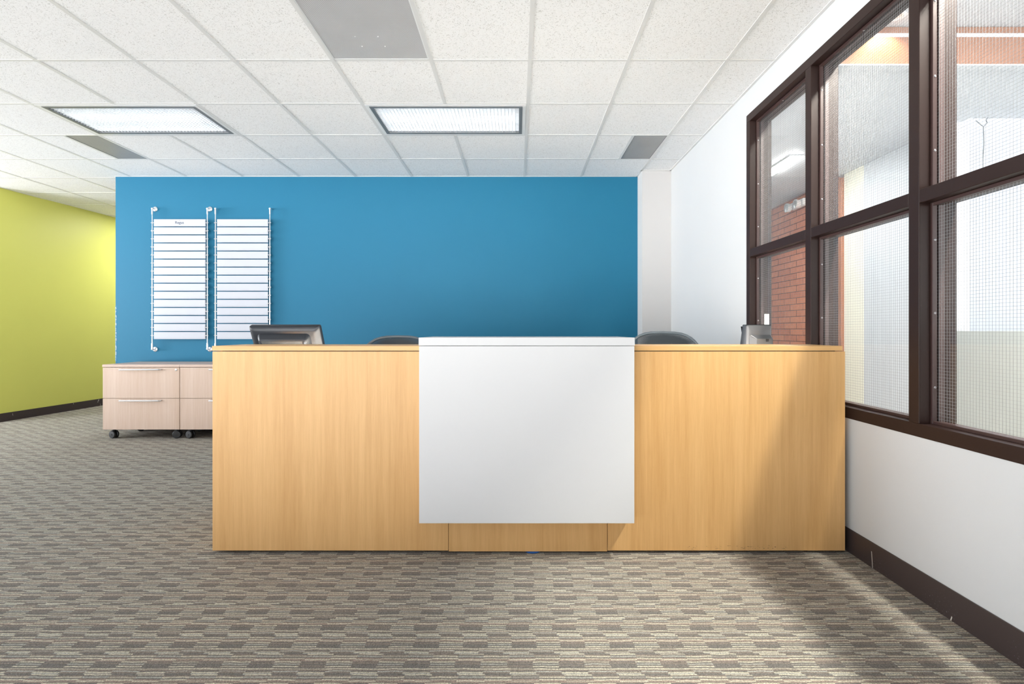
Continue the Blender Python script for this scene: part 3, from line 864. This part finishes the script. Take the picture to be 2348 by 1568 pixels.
so = bpy.data.objects.new('fascia_spot_lamp', sl); COL.objects.link(so); so.location = (2.28, 3.12, 2.945); so.rotation_euler = (math.radians(12), 0, 0)

wl = bpy.data.lights.new('lobby_window_daylight', 'AREA'); wl.shape = 'RECTANGLE'; wl.size = 1.5; wl.size_y = 1.6; wl.energy = 230; wl.color = (.90, .95, 1)
wo_ = bpy.data.objects.new('lobby_window_daylight_lamp', wl); COL.objects.link(wo_); wo_.location = (-9.3, 3.3, 1.7); wo_.rotation_euler = (PI/2, 0, -PI/2)
sk = bpy.data.lights.new('atrium_fill', 'AREA'); sk.shape = 'RECTANGLE'; sk.size = 2.5; sk.size_y = 2.0; sk.energy = 40; sk.color = (.93, .96, 1)  # area light added above the atrium to brighten its wall
so2 = bpy.data.objects.new('atrium_fill_lamp', sk); COL.objects.link(so2); so2.location = (5.2, 5.2, 4.9)
# ------------------------------------------------------------------ world
wd_ = bpy.data.worlds.new('daylight'); SC.world = wd_; wd_.use_nodes = True
t = wd_.node_tree; bg = t.nodes['Background']
tc = t.nodes.new('ShaderNodeTexCoord'); sp = t.nodes.new('ShaderNodeSeparateXYZ'); rp = t.nodes.new('ShaderNodeValToRGB')
mr = t.nodes.new('ShaderNodeMapRange'); mr.inputs['From Min'].default_value = -1; mr.inputs['From Max'].default_value = 1
t.links.new(tc.outputs['Generated'], sp.inputs[0]); t.links.new(sp.outputs['Z'], mr.inputs['Value']); t.links.new(mr.outputs[0], rp.inputs['Fac'])
e = rp.color_ramp.elements
e[0].position = .30; e[0].color = (.9, .89, .88, 1)
e[1].position = .54; e[1].color = (.31, .34, .38, 1)
for p_, v_ in ((.40, 3.9), (.495, 6.0)):
    q_ = e.new(p_); q_.color = (v_, v_*.995, v_*.99, 1)
ax = t.nodes.new('ShaderNodeMapRange'); ax.inputs['From Min'].default_value = 0; ax.inputs['From Max'].default_value = -1
ax.inputs['To Min'].default_value = 2.0; ax.inputs['To Max'].default_value = 2.1
t.links.new(sp.outputs['X'], ax.inputs['Value'])
t.links.new(rp.outputs['Color'], bg.inputs['Color']); t.links.new(ax.outputs[0], bg.inputs['Strength'])

# ------------------------------------------------------------------ camera
cam = bpy.data.cameras.new('camera'); co = bpy.data.objects.new('camera', cam); COL.objects.link(co)
co.location = (0, 0, H); co.rotation_euler = (PI/2, 0, 0)
cam.sensor_width = 36; cam.lens = 1180/2348*36
cam.shift_x = -12/2348; cam.shift_y = -26/2348
cam.clip_start = .02
SC.camera = co
vs = SC.view_settings
vs.view_transform = 'Standard'; vs.look = 'None'; vs.gamma = 1; vs.use_curve_mapping = False
vs.exposure = 0.36
